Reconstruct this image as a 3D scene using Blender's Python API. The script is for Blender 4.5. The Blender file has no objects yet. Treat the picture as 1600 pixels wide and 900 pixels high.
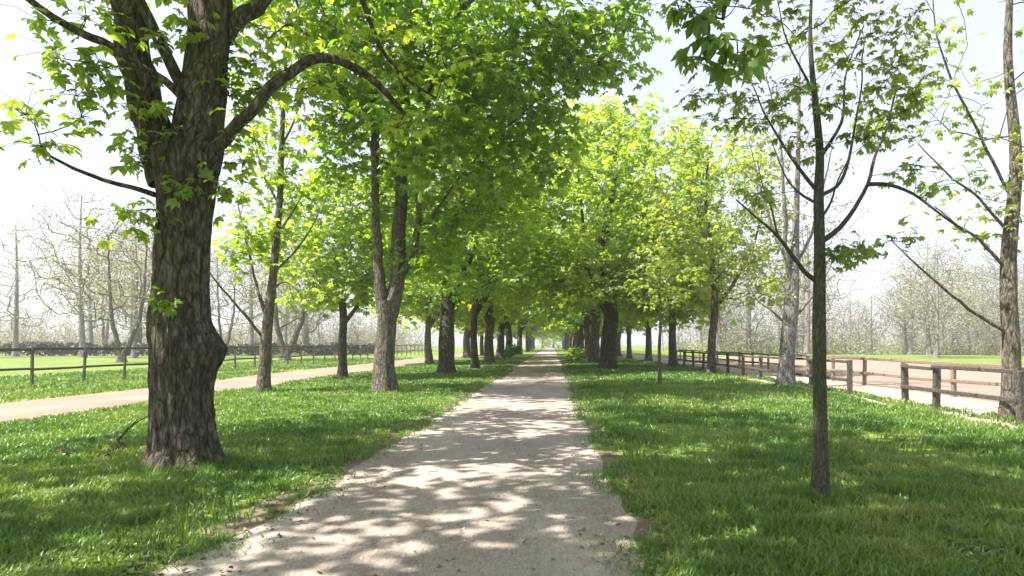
import bpy, math, random
import numpy as np
from mathutils import Matrix, Vector

random.seed(3)
SC = bpy.context.scene
COL = SC.collection

# ------------------------------------------------------------------ camera
FPX, VX, VY, EYE = 1000.0, 863.0, 537.0, 1.6        # focal length in photo pixels, vanishing point, eye height
cam_d = bpy.data.cameras.new('camera')
cam = bpy.data.objects.new('camera', cam_d)
COL.objects.link(cam)
cam.location = (0, 0, EYE)
cam.rotation_euler = (math.radians(90), 0, 0)
cam_d.sensor_width = 36
cam_d.lens = 36 * FPX / 1600
cam_d.shift_x = -(VX - 800) / 1600
cam_d.shift_y = (VY - 450) / 1600
cam_d.clip_start = 0.05
cam_d.clip_end = 3000
SC.camera = cam

# ------------------------------------------------------------------ sky, sun, exposure
SUN_EL, SUN_AZ = math.radians(59), math.radians(-112)     # azimuth from +Y towards +X
world = bpy.data.worlds.new('World')
SC.world = world
world.use_nodes = True
wn = world.node_tree
bg = wn.nodes['Background']
sky = wn.nodes.new('ShaderNodeTexSky')
sky.sky_type = 'NISHITA'
sky.sun_disc = False
sky.sun_elevation = SUN_EL
sky.sun_rotation = SUN_AZ % (2 * math.pi)
sky.air_density = 1.0
sky.dust_density = 4.0
sky.ozone_density = 1.0
# thin bright cloud veil over the whole sky
wtc = wn.nodes.new('ShaderNodeTexCoord')
wno = wn.nodes.new('ShaderNodeTexNoise'); wno.inputs['Scale'].default_value = 2.2; wno.inputs['Detail'].default_value = 6
wn.links.new(wtc.outputs['Generated'], wno.inputs['Vector'])
wmr = wn.nodes.new('ShaderNodeMapRange')
wmr.inputs['From Min'].default_value = 0.35; wmr.inputs['From Max'].default_value = 0.65
wmr.inputs['To Min'].default_value = 0.5; wmr.inputs['To Max'].default_value = 0.95
wn.links.new(wno.outputs['Fac'], wmr.inputs['Value'])
wmx = wn.nodes.new('ShaderNodeMix'); wmx.data_type = 'RGBA'
wn.links.new(wmr.outputs['Result'], wmx.inputs['Factor'])
wn.links.new(sky.outputs['Color'], wmx.inputs[6]); wmx.inputs[7].default_value = (2.0, 2.07, 2.42, 1)
wn.links.new(wmx.outputs[2], bg.inputs['Color'])
bg.inputs['Strength'].default_value = 0.15
sun_d = bpy.data.lights.new('sun', 'SUN')
sun_d.energy = 4.6
sun_d.angle = math.radians(0.53)
sun_d.color = (1.0, 0.95, 0.86)
sun = bpy.data.objects.new('sun', sun_d)
COL.objects.link(sun)
to_sun = Vector((math.sin(SUN_AZ) * math.cos(SUN_EL), math.cos(SUN_AZ) * math.cos(SUN_EL), math.sin(SUN_EL)))
sun.rotation_euler = to_sun.to_track_quat('Z', 'Y').to_euler()
sun.location = (0, 0, 60)
SC.view_settings.view_transform = 'Standard'
SC.view_settings.look = 'None'
SC.view_settings.exposure = 1.68
SC.view_settings.gamma = 1.0
SC.cycles.use_denoising = True
SC.cycles.max_bounces = 8
SC.cycles.diffuse_bounces = 6
SC.cycles.transmission_bounces = 6
SC.cycles.volume_bounces = 0

# ------------------------------------------------------------------ small helpers
def at(px, py, y):                      # the point at depth y seen at a photo pixel
    return np.array([(px - VX) / FPX * y, y, EYE - (py - VY) / FPX * y])

def hash2(ix, iy, seed):
    h = (ix.astype(np.int64) * 374761393 + iy.astype(np.int64) * 668265263 + seed * 974711) & 0x7fffffff
    h = ((h ^ (h >> 13)) * 1274126177) & 0x7fffffff
    return ((h ^ (h >> 16)) & 0xffff) / 65535.0

def noise2(x, y, seed=0):
    x = np.asarray(x, float); y = np.asarray(y, float)
    ix, iy = np.floor(x), np.floor(y)
    fx, fy = x - ix, y - iy
    fx = fx * fx * (3 - 2 * fx); fy = fy * fy * (3 - 2 * fy)
    ix = ix.astype(np.int64); iy = iy.astype(np.int64)
    a = hash2(ix, iy, seed); b = hash2(ix + 1, iy, seed)
    c = hash2(ix, iy + 1, seed); d = hash2(ix + 1, iy + 1, seed)
    return (a * (1 - fx) + b * fx) * (1 - fy) + (c * (1 - fx) + d * fx) * fy

def make_mesh(name, V, faces, tint=None, smooth=False):
    """V (n,3); faces: list of int arrays (m,k); tint: per-face floats in face order"""
    me = bpy.data.meshes.new(name)
    V = np.asarray(V, np.float32)
    faces = [f for f in faces if len(f)]
    loops = np.concatenate([f.ravel() for f in faces]).astype(np.int32)
    cnt = np.concatenate([np.full(len(f), f.shape[1]) for f in faces]).astype(np.int32)
    start = np.concatenate([[0], np.cumsum(cnt)[:-1]]).astype(np.int32)
    me.vertices.add(len(V)); me.vertices.foreach_set('co', V.ravel())
    me.loops.add(len(loops)); me.loops.foreach_set('vertex_index', loops)
    me.polygons.add(len(cnt)); me.polygons.foreach_set('loop_start', start)
    me.polygons.foreach_set('loop_total', cnt)
    me.polygons.foreach_set('use_smooth', np.full(len(cnt), smooth, dtype=bool))
    me.update(calc_edges=True)
    if tint is not None:
        at_ = me.attributes.new('tint', 'FLOAT', 'FACE')
        at_.data.foreach_set('value', np.asarray(tint, np.float32))
    return me

def link(name, me, mat, parent=None, loc=None):
    o = bpy.data.objects.new(name, me)
    COL.objects.link(o)
    if mat is not None and not me.materials:
        me.materials.append(mat)
    if parent is not None:
        o.parent = parent
    if loc is not None:
        o.location = loc
    return o

def thing(name, label, cat, loc, group=None):
    o = bpy.data.objects.new(name, None)
    o.empty_display_size = 0.3
    COL.objects.link(o)
    o.location = loc
    tag(o, label, cat, group)
    return o

def tag(o, label, cat, group=None):
    o['label'] = label
    o['category'] = cat
    if group:
        o['group'] = group

def copy_thing(src, name, label, loc, rz, scale, group):
    r = src.copy(); COL.objects.link(r)
    r.name = name
    r.location = loc; r.rotation_euler = (0, 0, rz); r.scale = scale
    r['label'] = label; r['group'] = group
    for ch in list(src.children):
        c = ch.copy(); COL.objects.link(c); c.parent = r
    return r

# ------------------------------------------------------------------ materials
def new_mat(name):
    m = bpy.data.materials.new(name)
    m.use_nodes = True
    nt = m.node_tree
    nt.nodes.clear()
    out = nt.nodes.new('ShaderNodeOutputMaterial')
    return m, nt, out

def ramp(nt, stops):
    r = nt.nodes.new('ShaderNodeValToRGB')
    el = r.color_ramp.elements
    while len(el) > 1:
        el.remove(el[-1])
    for i, (p, c) in enumerate(stops):
        e = el[0] if i == 0 else el.new(p)
        e.position = p
        e.color = (*c, 1)
    return r

def leaf_mat(name, dark, mid, light, trans=0.62, gain=2.9):
    m, nt, out = new_mat(name)
    L = nt.links.new
    a = nt.nodes.new('ShaderNodeAttribute'); a.attribute_name = 'tint'
    r = ramp(nt, [(0.0, dark), (0.5, mid), (1.0, light)])
    L(a.outputs['Fac'], r.inputs['Fac'])
    d = nt.nodes.new('ShaderNodeBsdfDiffuse')
    L(r.outputs['Color'], d.inputs['Color'])
    t = nt.nodes.new('ShaderNodeBsdfTranslucent')
    mul = nt.nodes.new('ShaderNodeMix'); mul.data_type = 'RGBA'; mul.blend_type = 'MULTIPLY'
    mul.inputs['Factor'].default_value = 1
    L(r.outputs['Color'], mul.inputs[6]); mul.inputs[7].default_value = (gain * 1.15, gain, gain * 0.45, 1)
    L(mul.outputs[2], t.inputs['Color'])
    mx = nt.nodes.new('ShaderNodeMixShader'); mx.inputs['Fac'].default_value = trans
    L(d.outputs[0], mx.inputs[1]); L(t.outputs[0], mx.inputs[2])
    g = nt.nodes.new('ShaderNodeBsdfGlossy'); g.inputs['Roughness'].default_value = 0.45
    g.inputs['Color'].default_value = (0.9, 0.95, 0.9, 1)
    mx2 = nt.nodes.new('ShaderNodeMixShader'); mx2.inputs['Fac'].default_value = 0.045
    L(mx.outputs[0], mx2.inputs[1]); L(g.outputs[0], mx2.inputs[2])
    L(mx2.outputs[0], out.inputs['Surface'])
    return m

def bark_mat(name, c_dark, c_mid, c_light, moss=(0.06, 0.075, 0.02), moss_amt=0.5, scale=1.0):
    m, nt, out = new_mat(name)
    L = nt.links.new
    tc = nt.nodes.new('ShaderNodeTexCoord')
    mp = nt.nodes.new('ShaderNodeMapping'); mp.inputs['Scale'].default_value = (8 * scale, 8 * scale, 3.0 * scale)
    L(tc.outputs['Object'], mp.inputs['Vector'])
    n1 = nt.nodes.new('ShaderNodeTexNoise'); n1.inputs['Scale'].default_value = 2.2
    n1.inputs['Detail'].default_value = 7; n1.inputs['Roughness'].default_value = 0.65
    L(mp.outputs[0], n1.inputs['Vector'])
    r = ramp(nt, [(0.33, c_dark), (0.5, c_mid), (0.66, c_light)])
    L(n1.outputs['Fac'], r.inputs['Fac'])
    n2 = nt.nodes.new('ShaderNodeTexNoise'); n2.inputs['Scale'].default_value = 2.4; n2.inputs['Detail'].default_value = 4
    L(tc.outputs['Object'], n2.inputs['Vector'])
    r2 = ramp(nt, [(0.45, (0, 0, 0)), (0.65, (moss_amt,) * 3)])
    L(n2.outputs['Fac'], r2.inputs['Fac'])
    mx = nt.nodes.new('ShaderNodeMix'); mx.data_type = 'RGBA'
    L(r2.outputs['Color'], mx.inputs['Factor']); L(r.outputs['Color'], mx.inputs[6]); mx.inputs[7].default_value = (*moss, 1)
    # bark plates: stretched cells with cracks between them
    mp2 = nt.nodes.new('ShaderNodeMapping'); mp2.inputs['Scale'].default_value = (14 * scale, 14 * scale, 3.4 * scale)
    nd = nt.nodes.new('ShaderNodeMix'); nd.data_type = 'VECTOR'; nd.inputs['Factor'].default_value = 0.12
    L(tc.outputs['Object'], nd.inputs[4]); L(n2.outputs['Color'], nd.inputs[5]); L(nd.outputs[1], mp2.inputs['Vector'])
    vo = nt.nodes.new('ShaderNodeTexVoronoi'); vo.feature = 'DISTANCE_TO_EDGE'; vo.inputs['Scale'].default_value = 1.0
    L(mp2.outputs[0], vo.inputs['Vector'])
    cr = nt.nodes.new('ShaderNodeMapRange'); cr.inputs['From Max'].default_value = 0.16; cr.inputs['To Min'].default_value = 0.0
    L(vo.outputs['Distance'], cr.inputs['Value'])
    ck = nt.nodes.new('ShaderNodeMapRange'); ck.inputs['From Max'].default_value = 0.10; ck.inputs['To Min'].default_value = 0.75; ck.inputs['To Max'].default_value = 0.0
    L(vo.outputs['Distance'], ck.inputs['Value'])
    mxc = nt.nodes.new('ShaderNodeMix'); mxc.data_type = 'RGBA'
    L(ck.outputs['Result'], mxc.inputs['Factor']); L(mx.outputs[2], mxc.inputs[6]); mxc.inputs[7].default_value = (*c_dark, 1)
    hs = nt.nodes.new('ShaderNodeMath'); hs.operation = 'MULTIPLY_ADD'; hs.inputs[1].default_value = 0.55
    L(cr.outputs['Result'], hs.inputs[0]); L(n1.outputs['Fac'], hs.inputs[2])
    b = nt.nodes.new('ShaderNodeBsdfPrincipled')
    b.inputs['Roughness'].default_value = 0.9
    b.inputs['Specular IOR Level'].default_value = 0.2
    L(mxc.outputs[2], b.inputs['Base Color'])
    bp = nt.nodes.new('ShaderNodeBump'); bp.inputs['Strength'].default_value = 0.9; bp.inputs['Distance'].default_value = 0.035 / scale
    L(hs.outputs[0], bp.inputs['Height']); L(bp.outputs[0], b.inputs['Normal'])
    L(b.outputs[0], out.inputs['Surface'])
    return m

def ground_mat(name, stops, scale=1.0, fine=30.0, bump=0.02, stretch=(1, 1, 1), speck=None):
    m, nt, out = new_mat(name)
    L = nt.links.new
    tc = nt.nodes.new('ShaderNodeTexCoord')
    mp = nt.nodes.new('ShaderNodeMapping'); mp.inputs['Scale'].default_value = stretch
    L(tc.outputs['Object'], mp.inputs['Vector'])
    n1 = nt.nodes.new('ShaderNodeTexNoise'); n1.inputs['Scale'].default_value = scale
    n1.inputs['Detail'].default_value = 8; n1.inputs['Roughness'].default_value = 0.62
    L(mp.outputs[0], n1.inputs['Vector'])
    n2 = nt.nodes.new('ShaderNodeTexNoise'); n2.inputs['Scale'].default_value = fine
    n2.inputs['Detail'].default_value = 3; n2.inputs['Roughness'].default_value = 0.7
    L(mp.outputs[0], n2.inputs['Vector'])
    mm = nt.nodes.new('ShaderNodeMath'); mm.operation = 'MULTIPLY_ADD'; mm.inputs[1].default_value = 0.45
    L(n2.outputs['Fac'], mm.inputs[0])
    ms = nt.nodes.new('ShaderNodeMath'); ms.operation = 'MULTIPLY'; ms.inputs[1].default_value = 0.55
    L(n1.outputs['Fac'], ms.inputs[0]); L(ms.outputs[0], mm.inputs[2])
    r = ramp(nt, stops)
    L(mm.outputs[0], r.inputs['Fac'])
    b = nt.nodes.new('ShaderNodeBsdfPrincipled'); b.inputs['Roughness'].default_value = 0.95
    b.inputs['Specular IOR Level'].default_value = 0.15
    L(r.outputs['Color'], b.inputs['Base Color'])
    bp = nt.nodes.new('ShaderNodeBump'); bp.inputs['Strength'].default_value = 0.7; bp.inputs['Distance'].default_value = bump
    L(mm.outputs[0], bp.inputs['Height']); L(bp.outputs[0], b.inputs['Normal'])
    L(b.outputs[0], out.inputs['Surface'])
    return m

M = {}
M['lush'] = leaf_mat('leaf_lush', (0.05, 0.11, 0.012), (0.10, 0.185, 0.018), (0.16, 0.245, 0.035))
M['bright'] = leaf_mat('leaf_bright', (0.07, 0.13, 0.014), (0.135, 0.21, 0.026), (0.21, 0.29, 0.055))
M['olive'] = leaf_mat('leaf_olive', (0.075, 0.12, 0.022), (0.13, 0.19, 0.04), (0.2, 0.255, 0.065))
M['near_leaf'] = leaf_mat('leaf_near', (0.04, 0.085, 0.012), (0.07, 0.14, 0.017), (0.12, 0.20, 0.03), trans=0.45)
M['young_leaf'] = leaf_mat('leaf_young', (0.065, 0.12, 0.024), (0.12, 0.19, 0.04), (0.18, 0.245, 0.06), trans=0.55, gain=2.5)
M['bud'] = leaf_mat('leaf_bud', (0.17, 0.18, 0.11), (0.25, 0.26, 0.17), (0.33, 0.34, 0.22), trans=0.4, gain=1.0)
M['grass'] = leaf_mat('grass_blade', (0.05, 0.12, 0.02), (0.108, 0.215, 0.038), (0.23, 0.29, 0.085), trans=0.4, gain=1.5)
M['hedge'] = leaf_mat('leaf_hedge', (0.03, 0.04, 0.014), (0.05, 0.06, 0.022), (0.08, 0.09, 0.035), trans=0.3, gain=1.2)
M['weed'] = leaf_mat('leaf_weed', (0.05, 0.11, 0.02), (0.09, 0.17, 0.03), (0.14, 0.22, 0.05), trans=0.35, gain=1.5)
M['bark'] = bark_mat('bark_dark', (0.022, 0.018, 0.013), (0.082, 0.070, 0.052), (0.20, 0.172, 0.135))
M['bark_pale'] = bark_mat('bark_pale', (0.05, 0.042, 0.034), (0.13, 0.11, 0.09), (0.27, 0.23, 0.20), moss_amt=0.35)
M['bark_young'] = bark_mat('bark_young', (0.045, 0.045, 0.03), (0.085, 0.08, 0.055), (0.14, 0.13, 0.10), moss=(0.07, 0.085, 0.03), scale=2.5)
M['bark_grey'] = bark_mat('bark_grey', (0.085, 0.08, 0.07), (0.19, 0.18, 0.165), (0.33, 0.31, 0.29), moss_amt=0.15)
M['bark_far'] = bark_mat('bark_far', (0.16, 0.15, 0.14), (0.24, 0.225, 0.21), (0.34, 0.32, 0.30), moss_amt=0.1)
M['wood'] = bark_mat('fence_wood', (0.045, 0.039, 0.033), (0.10, 0.087, 0.074), (0.2, 0.175, 0.155), moss_amt=0.4, scale=2)
M['wood_pale'] = bark_mat('fence_wood_pale', (0.16, 0.11, 0.08), (0.25, 0.18, 0.14), (0.36, 0.28, 0.22), moss_amt=0.0, scale=2)
M['stick'] = bark_mat('dead_wood', (0.03, 0.024, 0.018), (0.07, 0.055, 0.04), (0.13, 0.11, 0.09), moss_amt=0.1, scale=3)
M['meadow'] = ground_mat('meadow', [(0.30, (0.06, 0.09, 0.018)), (0.47, (0.11, 0.165, 0.03)), (0.62, (0.19, 0.225, 0.065))], scale=0.35, fine=9, bump=0.05)
M['gravel'] = ground_mat('gravel_surface', [(0.30, (0.14, 0.113, 0.098)), (0.46, (0.255, 0.212, 0.185)), (0.60, (0.355, 0.308, 0.275))], scale=0.9, fine=38, bump=0.012, stretch=(1, 0.35, 1))
M['sand'] = ground_mat('sand_surface', [(0.30, (0.09, 0.11, 0.04)), (0.42, (0.20, 0.145, 0.115)), (0.54, (0.25, 0.185, 0.15)), (0.64, (0.31, 0.25, 0.205))], scale=0.5, fine=18, bump=0.02)
M['track'] = ground_mat('track_surface', [(0.30, (0.20, 0.18, 0.12)), (0.48, (0.29, 0.255, 0.195)), (0.62, (0.37, 0.33, 0.26))], scale=0.5, fine=18, bump=0.02)
M['dirt'] = ground_mat('dirt', [(0.30, (0.07, 0.055, 0.04)), (0.47, (0.13, 0.105, 0.075)), (0.62, (0.2, 0.17, 0.125))], scale=1.5, fine=24, bump=0.02)
M['litter'] = ground_mat('dead_leaf', [(0.3, (0.07, 0.045, 0.03)), (0.5, (0.16, 0.11, 0.07)), (0.65, (0.28, 0.21, 0.14))], scale=3, fine=9, bump=0.003)
M['stone'] = ground_mat('stone', [(0.3, (0.16, 0.145, 0.13)), (0.5, (0.32, 0.30, 0.27)), (0.65, (0.5, 0.47, 0.43))], scale=9, fine=60, bump=0.004)

# ------------------------------------------------------------------ the setting: ground, path, tracks
def path_l(y): return -2.50 - 0.32 * np.exp(-np.maximum(y - 3.5, 0) / 2.2) + 0.22 * (noise2(y * 0.55, y * 0 + 3.1, 5) - 0.5) + 0.14 * (noise2(y * 2.3, y * 0 + 1.1, 6) - 0.5)
def path_r(y): return 0.64 + 0.20 * (noise2(y * 0.5, y * 0 + 7.7, 7) - 0.5) + 0.12 * (noise2(y * 2.1, y * 0 + 5.1, 8) - 0.5)
def ltrack_r(y): return -10.7 + 0.7 * (noise2(y * 0.25, y * 0 + 2.2, 9) - 0.5)
def ltrack_l(y): return -14.7 + 0.9 * (noise2(y * 0.22, y * 0 + 4.2, 10) - 0.5)
def rtrack_l(y): return 8.75 + 0.7 * (noise2(y * 0.3, y * 0 + 6.2, 11) - 0.5)
def rtrack_r(y): return 12.28 + 0 * y

def ystations(y0, y1):
    ys, y = [], y0
    while y < y1:
        ys.append(y); y += 0.12 + max(0, y) * 0.012
    ys.append(y1)
    return np.array(ys)

def strip(name, fl, fr, y0, y1, z, mat, n=4):
    ys = ystations(y0, y1)
    l, r = fl(ys), fr(ys)
    V = np.stack([np.stack([l + (r - l) * k / n, ys, np.full_like(ys, z)], 1) for k in range(n + 1)], 1).reshape(-1, 3)
    i = np.arange(len(ys) - 1)[:, None] * (n + 1) + np.arange(n)[None]
    Q = np.stack([i, i + 1, i + n + 2, i + n + 1], -1).reshape(-1, 4)
    o = link(name, make_mesh(name, V, [Q]), mat)
    o['kind'] = 'structure'
    return o

g = 900.0
gv = np.array([[-g, -g, 0], [g, -g, 0], [g, g, 0], [-g, g, 0]])
o = link('ground', make_mesh('ground', gv, [np.array([[0, 1, 2, 3]])]), M['meadow']); o['kind'] = 'structure'
strip('dirt_verge', lambda y: path_l(y) - 0.22 - 0.3 * noise2(y * 1.3, y * 0 + 9.4, 14), lambda y: path_r(y) + 0.16 + 0.3 * noise2(y * 1.4, y * 0 + 12.4, 15), -12, 235, 0.004, M['dirt'])
strip('gravel_path', path_l, path_r, -12, 234, 0.008, M['gravel'])
strip('sandy_track', ltrack_l, ltrack_r, -12, 200, 0.004, M['sand'])
o = strip('sandy_track', rtrack_l, rtrack_r, -12, 160, 0.004, M['track'])
strip('sand_paddock', lambda y: 12.3 + 0 * y, lambda y: 33 + 0 * y, 4, 75, 0.004, M['sand'])

# ------------------------------------------------------------------ branch growing
def tube(path, rad, sides, bump=0.0, seed=0, cap=False):
    P = np.asarray(path, float); R = np.asarray(rad, float)
    n = len(P)
    T = np.gradient(P, axis=0)
    T /= np.linalg.norm(T, axis=1)[:, None] + 1e-9
    ref = np.array([0, 0, 1.0]) if abs(T[0, 2]) < 0.8 else np.array([1.0, 0, 0])
    u = np.cross(T[0], ref); u /= np.linalg.norm(u)
    th = np.arange(sides) / sides * 2 * math.pi
    V = np.zeros((n, sides, 3))
    s = 0.0
    for k in range(n):
        u = u - T[k] * np.dot(u, T[k]); u /= np.linalg.norm(u) + 1e-9
        v = np.cross(T[k], u)
        r = np.full(sides, R[k])
        if bump:
            if k: s += np.linalg.norm(P[k] - P[k - 1])
            r = r * (1 + bump * (noise2(np.cos(th) * 3.1 + 20, np.sin(th) * 3.1 + s * 0.5 + 20, seed) - 0.5)
                     + bump * 0.7 * (noise2(th * sides / 8, th * 0 + s * 1.3, seed + 1) - 0.5))
        V[k] = P[k] + r[:, None] * (np.cos(th)[:, None] * u + np.sin(th)[:, None] * v)
    i = np.arange(n - 1)[:, None] * sides
    a = np.arange(sides)[None]; b = (np.arange(sides)[None] + 1) % sides
    Q = np.stack([i + a, i + b, i + sides + b, i + sides + a], -1).reshape(-1, 4)
    V = V.reshape(-1, 3)
    if cap:
        V = np.vstack([V, P[-1] + T[-1] * R[-1] * 0.5]); t = len(V) - 1
        e = (n - 1) * sides
        Q = np.vstack([Q, np.stack([e + a[0], e + b[0], np.full(sides, t), np.full(sides, t)], -1)[:0]])
    return V, Q

def merge(parts):
    Vs, Qs, off = [], [], 0
    for V, Q in parts:
        Vs.append(V); Qs.append(Q + off); off += len(V)
    return np.vstack(Vs), np.vstack(Qs)

def resample(path, rad, step):
    P = np.asarray(path, float); R = np.asarray(rad, float)
    # smooth (Catmull-Rom) then even steps
    n = len(P)
    ext = np.vstack([2 * P[0] - P[1], P, 2 * P[-1] - P[-2]])
    out, ro = [], []
    for k in range(n - 1):
        p0, p1, p2, p3 = ext[k], ext[k + 1], ext[k + 2], ext[k + 3]
        m = max(1, int(math.ceil(np.linalg.norm(p2 - p1) / step)))
        for j in range(m):
            t = j / m
            out.append(0.5 * ((2 * p1) + (-p0 + p2) * t + (2 * p0 - 5 * p1 + 4 * p2 - p3) * t * t + (-p0 + 3 * p1 - 3 * p2 + p3) * t ** 3))
            ro.append(R[k] * (1 - t) + R[k + 1] * t)
    out.append(P[-1]); ro.append(R[-1])
    return np.array(out), np.array(ro)

class Skeleton:
    def __init__(self, seed):
        self.rng = np.random.default_rng(seed)
        self.N, self.par, self.plen, self.fix, self.kids = [], [], [], [], []
        self.stems = []
    def add(self, p, parent, fixr=0.0):
        i = len(self.N)
        self.N.append(np.asarray(p, float)); self.par.append(parent); self.fix.append(fixr); self.kids.append([])
        if parent >= 0:
            self.kids[parent].append(i)
            self.plen.append(self.plen[parent] + np.linalg.norm(self.N[i] - self.N[parent]))
        else:
            self.plen.append(0.0)
        return i
    def stem(self, path, rad, step=0.25):
        P, R = resample(path, rad, step)
        if self.stems:
            w = np.minimum(1, np.minimum(np.arange(len(P)), np.arange(len(P))[::-1]) / 3.0)
            kk = np.concatenate([[0], np.cumsum(np.linalg.norm(np.diff(P, axis=0), axis=1))])
            amp = np.clip(R * 0.8, 0.018, 0.07) * w
            for ax in range(3):
                P[:, ax] += amp * 2 * ((noise2(kk * 1.9 + 31 * ax, kk * 0 + 3.3 * len(self.stems), 3) - 0.5) + 0.5 * (noise2(kk * 4.6 + 17 * ax, kk * 0 + 2.1 * len(self.stems), 4) - 0.5))
        first = len(self.N)
        p = -1
        if first:
            d = np.linalg.norm(np.array(self.N) - P[0], axis=1); p = int(d.argmin())
        for q, r in zip(P, R):
            p = self.add(q, p, r)
        self.stems.append((P, R))
        return self
    def grow(self, att, minz=0.0, bf=0.3, step=0.45, lift=0.14, maxr=None):
        att = np.asarray(att, float)
        S = np.array(self.N)
        dd = np.array([np.min(np.linalg.norm(S - a, axis=1)) for a in att])
        N = np.zeros((len(self.N) + 40 * len(att), 3)); n = len(self.N); N[:n] = S
        PL = np.zeros(len(N)); PL[:n] = self.plen
        ends = []
        for k in np.argsort(dd):
            a = att[k]
            d = np.linalg.norm(N[:n] - a, axis=1)
            cost = d + bf * PL[:n] + 0.9 * np.maximum(0, N[:n, 2] - a[2]) + np.where(N[:n, 2] < minz, 50, 0)
            i = int(cost.argmin()); L = d[i]
            p0 = N[i].copy()
            m = max(2, int(math.ceil(L / step)))
            mid = (p0 + a) / 2 + np.array([0, 0, lift * L]) + self.rng.normal(0, 0.07, 3) * L
            prev = i
            for j in range(1, m + 1):
                t = j / m
                q = (1 - t) ** 2 * p0 + 2 * t * (1 - t) * mid + t * t * a
                if j < m: q = q + self.rng.normal(0, 0.022, 3) * min(L, 2.5)
                prev = self.add(q, prev)
                N[n] = q; PL[n] = self.plen[prev]; n += 1
            ends.append(prev)
        return ends
    def radii(self, tip=0.007, p=2.35):
        acc = np.zeros(len(self.N)); R = np.zeros(len(self.N))
        for i in range(len(self.N) - 1, -1, -1):
            r = acc[i] ** (1 / p) if acc[i] > 0 else tip
            if self.fix[i] > 0: r = self.fix[i]
            R[i] = r
            q = self.par[i]
            if q >= 0 and self.fix[i] == 0: acc[q] += r ** p
        for i in range(len(self.N)):
            q = self.par[i]
            if q >= 0 and self.fix[i] == 0: R[i] = min(R[i], R[q] * (0.75 if self.fix[q] > 0 else 1.0))
        return R
    def branch_tubes(self, R, rmin=0.0):
        out = []
        starts = [i for i in range(len(self.N)) if self.fix[i] == 0 and (self.fix[self.par[i]] > 0)]
        stack = list(starts)
        while stack:
            i = stack.pop()
            path = [self.N[self.par[i]], self.N[i]]; rad = [R[i], R[i]]
            while True:
                ks = sorted(self.kids[i], key=lambda c: -R[c])
                if not ks: break
                stack.extend(ks[1:])
                i = ks[0]; path.append(self.N[i]); rad.append(R[i])
            rad[-1] *= 0.5
            if rad[0] < rmin: continue
            r0 = rad[0]
            out.append(tube(path, rad, 4 if r0 < 0.02 else 6 if r0 < 0.06 else 9))
        return out

# ------------------------------------------------------------------ leaves
def leaflet(ang, Lh, w, droop, six=False):
    c, s = math.cos(ang), math.sin(ang)
    if six:
        pts = [(0, 0, 0), (w * 0.72, 0.36 * Lh, -0.02 * Lh), (w * 0.9, 0.68 * Lh, -0.09 * Lh), (0, Lh, -droop * Lh), (-w * 0.9, 0.68 * Lh, -0.09 * Lh), (-w * 0.72, 0.36 * Lh, -0.02 * Lh)]
    else:
        pts = [(0, 0, 0), (w, 0.6 * Lh, -0.06 * Lh), (0, Lh, -droop * Lh), (-w, 0.6 * Lh, -0.06 * Lh)]
    return [(x * c + y * s, -x * s + y * c, z) for x, y, z in pts]

def template(specs):
    V, F = [], []
    for sp in specs:
        k = len(V); q = leaflet(*sp); V += q; F.append(tuple(range(k, k + len(q))))
    return np.array(V, float), np.array(F)

PALM = template([(math.radians(a), l, 0.25 * l, 0.34, True) for a, l in ((-82, .72), (-40, .92), (0, 1), (40, .92), (82, .72))])
PALM2 = template([(math.radians(a), l, w * l, 0.5) + (True,) for a, l, w in ((-95, .5, .24), (-48, .86, .27), (6, 1.05, .24), (46, .8, .29), (88, .62, .23))])
TRI = template([(math.radians(a), l, 0.33 * l, 0.3) for a, l in ((-62, .8), (0, 1), (62, .8))])
ONE = template([(0, 1, 0.42, 0.25)])

def frames(d, up):
    y = d / (np.linalg.norm(d, axis=1)[:, None] + 1e-9)
    z = up - y * np.sum(up * y, axis=1)[:, None]
    z /= np.linalg.norm(z, axis=1)[:, None] + 1e-9
    x = np.cross(y, z)
    return np.stack([x, y, z], -1)          # columns

def scatter_leaves(rng, C, per, rad, size, flat=0.65, droop=0.35):
    """leaf positions, frames, sizes and tints round cluster centres"""
    C = np.asarray(C, float)
    n = rng.poisson(per, len(C)) if np.isscalar(per) else per
    idx = np.repeat(np.arange(len(C)), n)
    off = rng.normal(0, 1, (len(idx), 3)) * np.array([1, 1, flat]) * rad * 0.55
    P = C[idx] + off
    d = off + rng.normal(0, 0.35, off.shape) * rad
    d[:, 2] = d[:, 2] * 0.5 - droop * np.linalg.norm(d[:, :2], axis=1)
    up = np.array([0, 0, 1.0]) + rng.normal(0, 0.38, off.shape)
    R = frames(d, up)
    S = size * rng.uniform(0.65, 1.25, len(idx))
    ct = rng.normal(0.5, 0.16, len(C))
    tint = np.clip(ct[idx] + rng.normal(0, 0.16, len(idx)), 0, 1)
    return P, R, S, tint

def leaves_mesh(name, tmpl, P, R, S, tint):
    TV, TF = tmpl
    V = np.einsum('nij,kj->nki', R * S[:, None, None], TV) + P[:, None, :]
    F = TF[None] + (np.arange(len(P)) * len(TV))[:, None, None]
    return make_mesh(name, V.reshape(-1, 3), [F.reshape(-1, TF.shape[1])], tint=np.repeat(tint, len(TF)))

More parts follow.
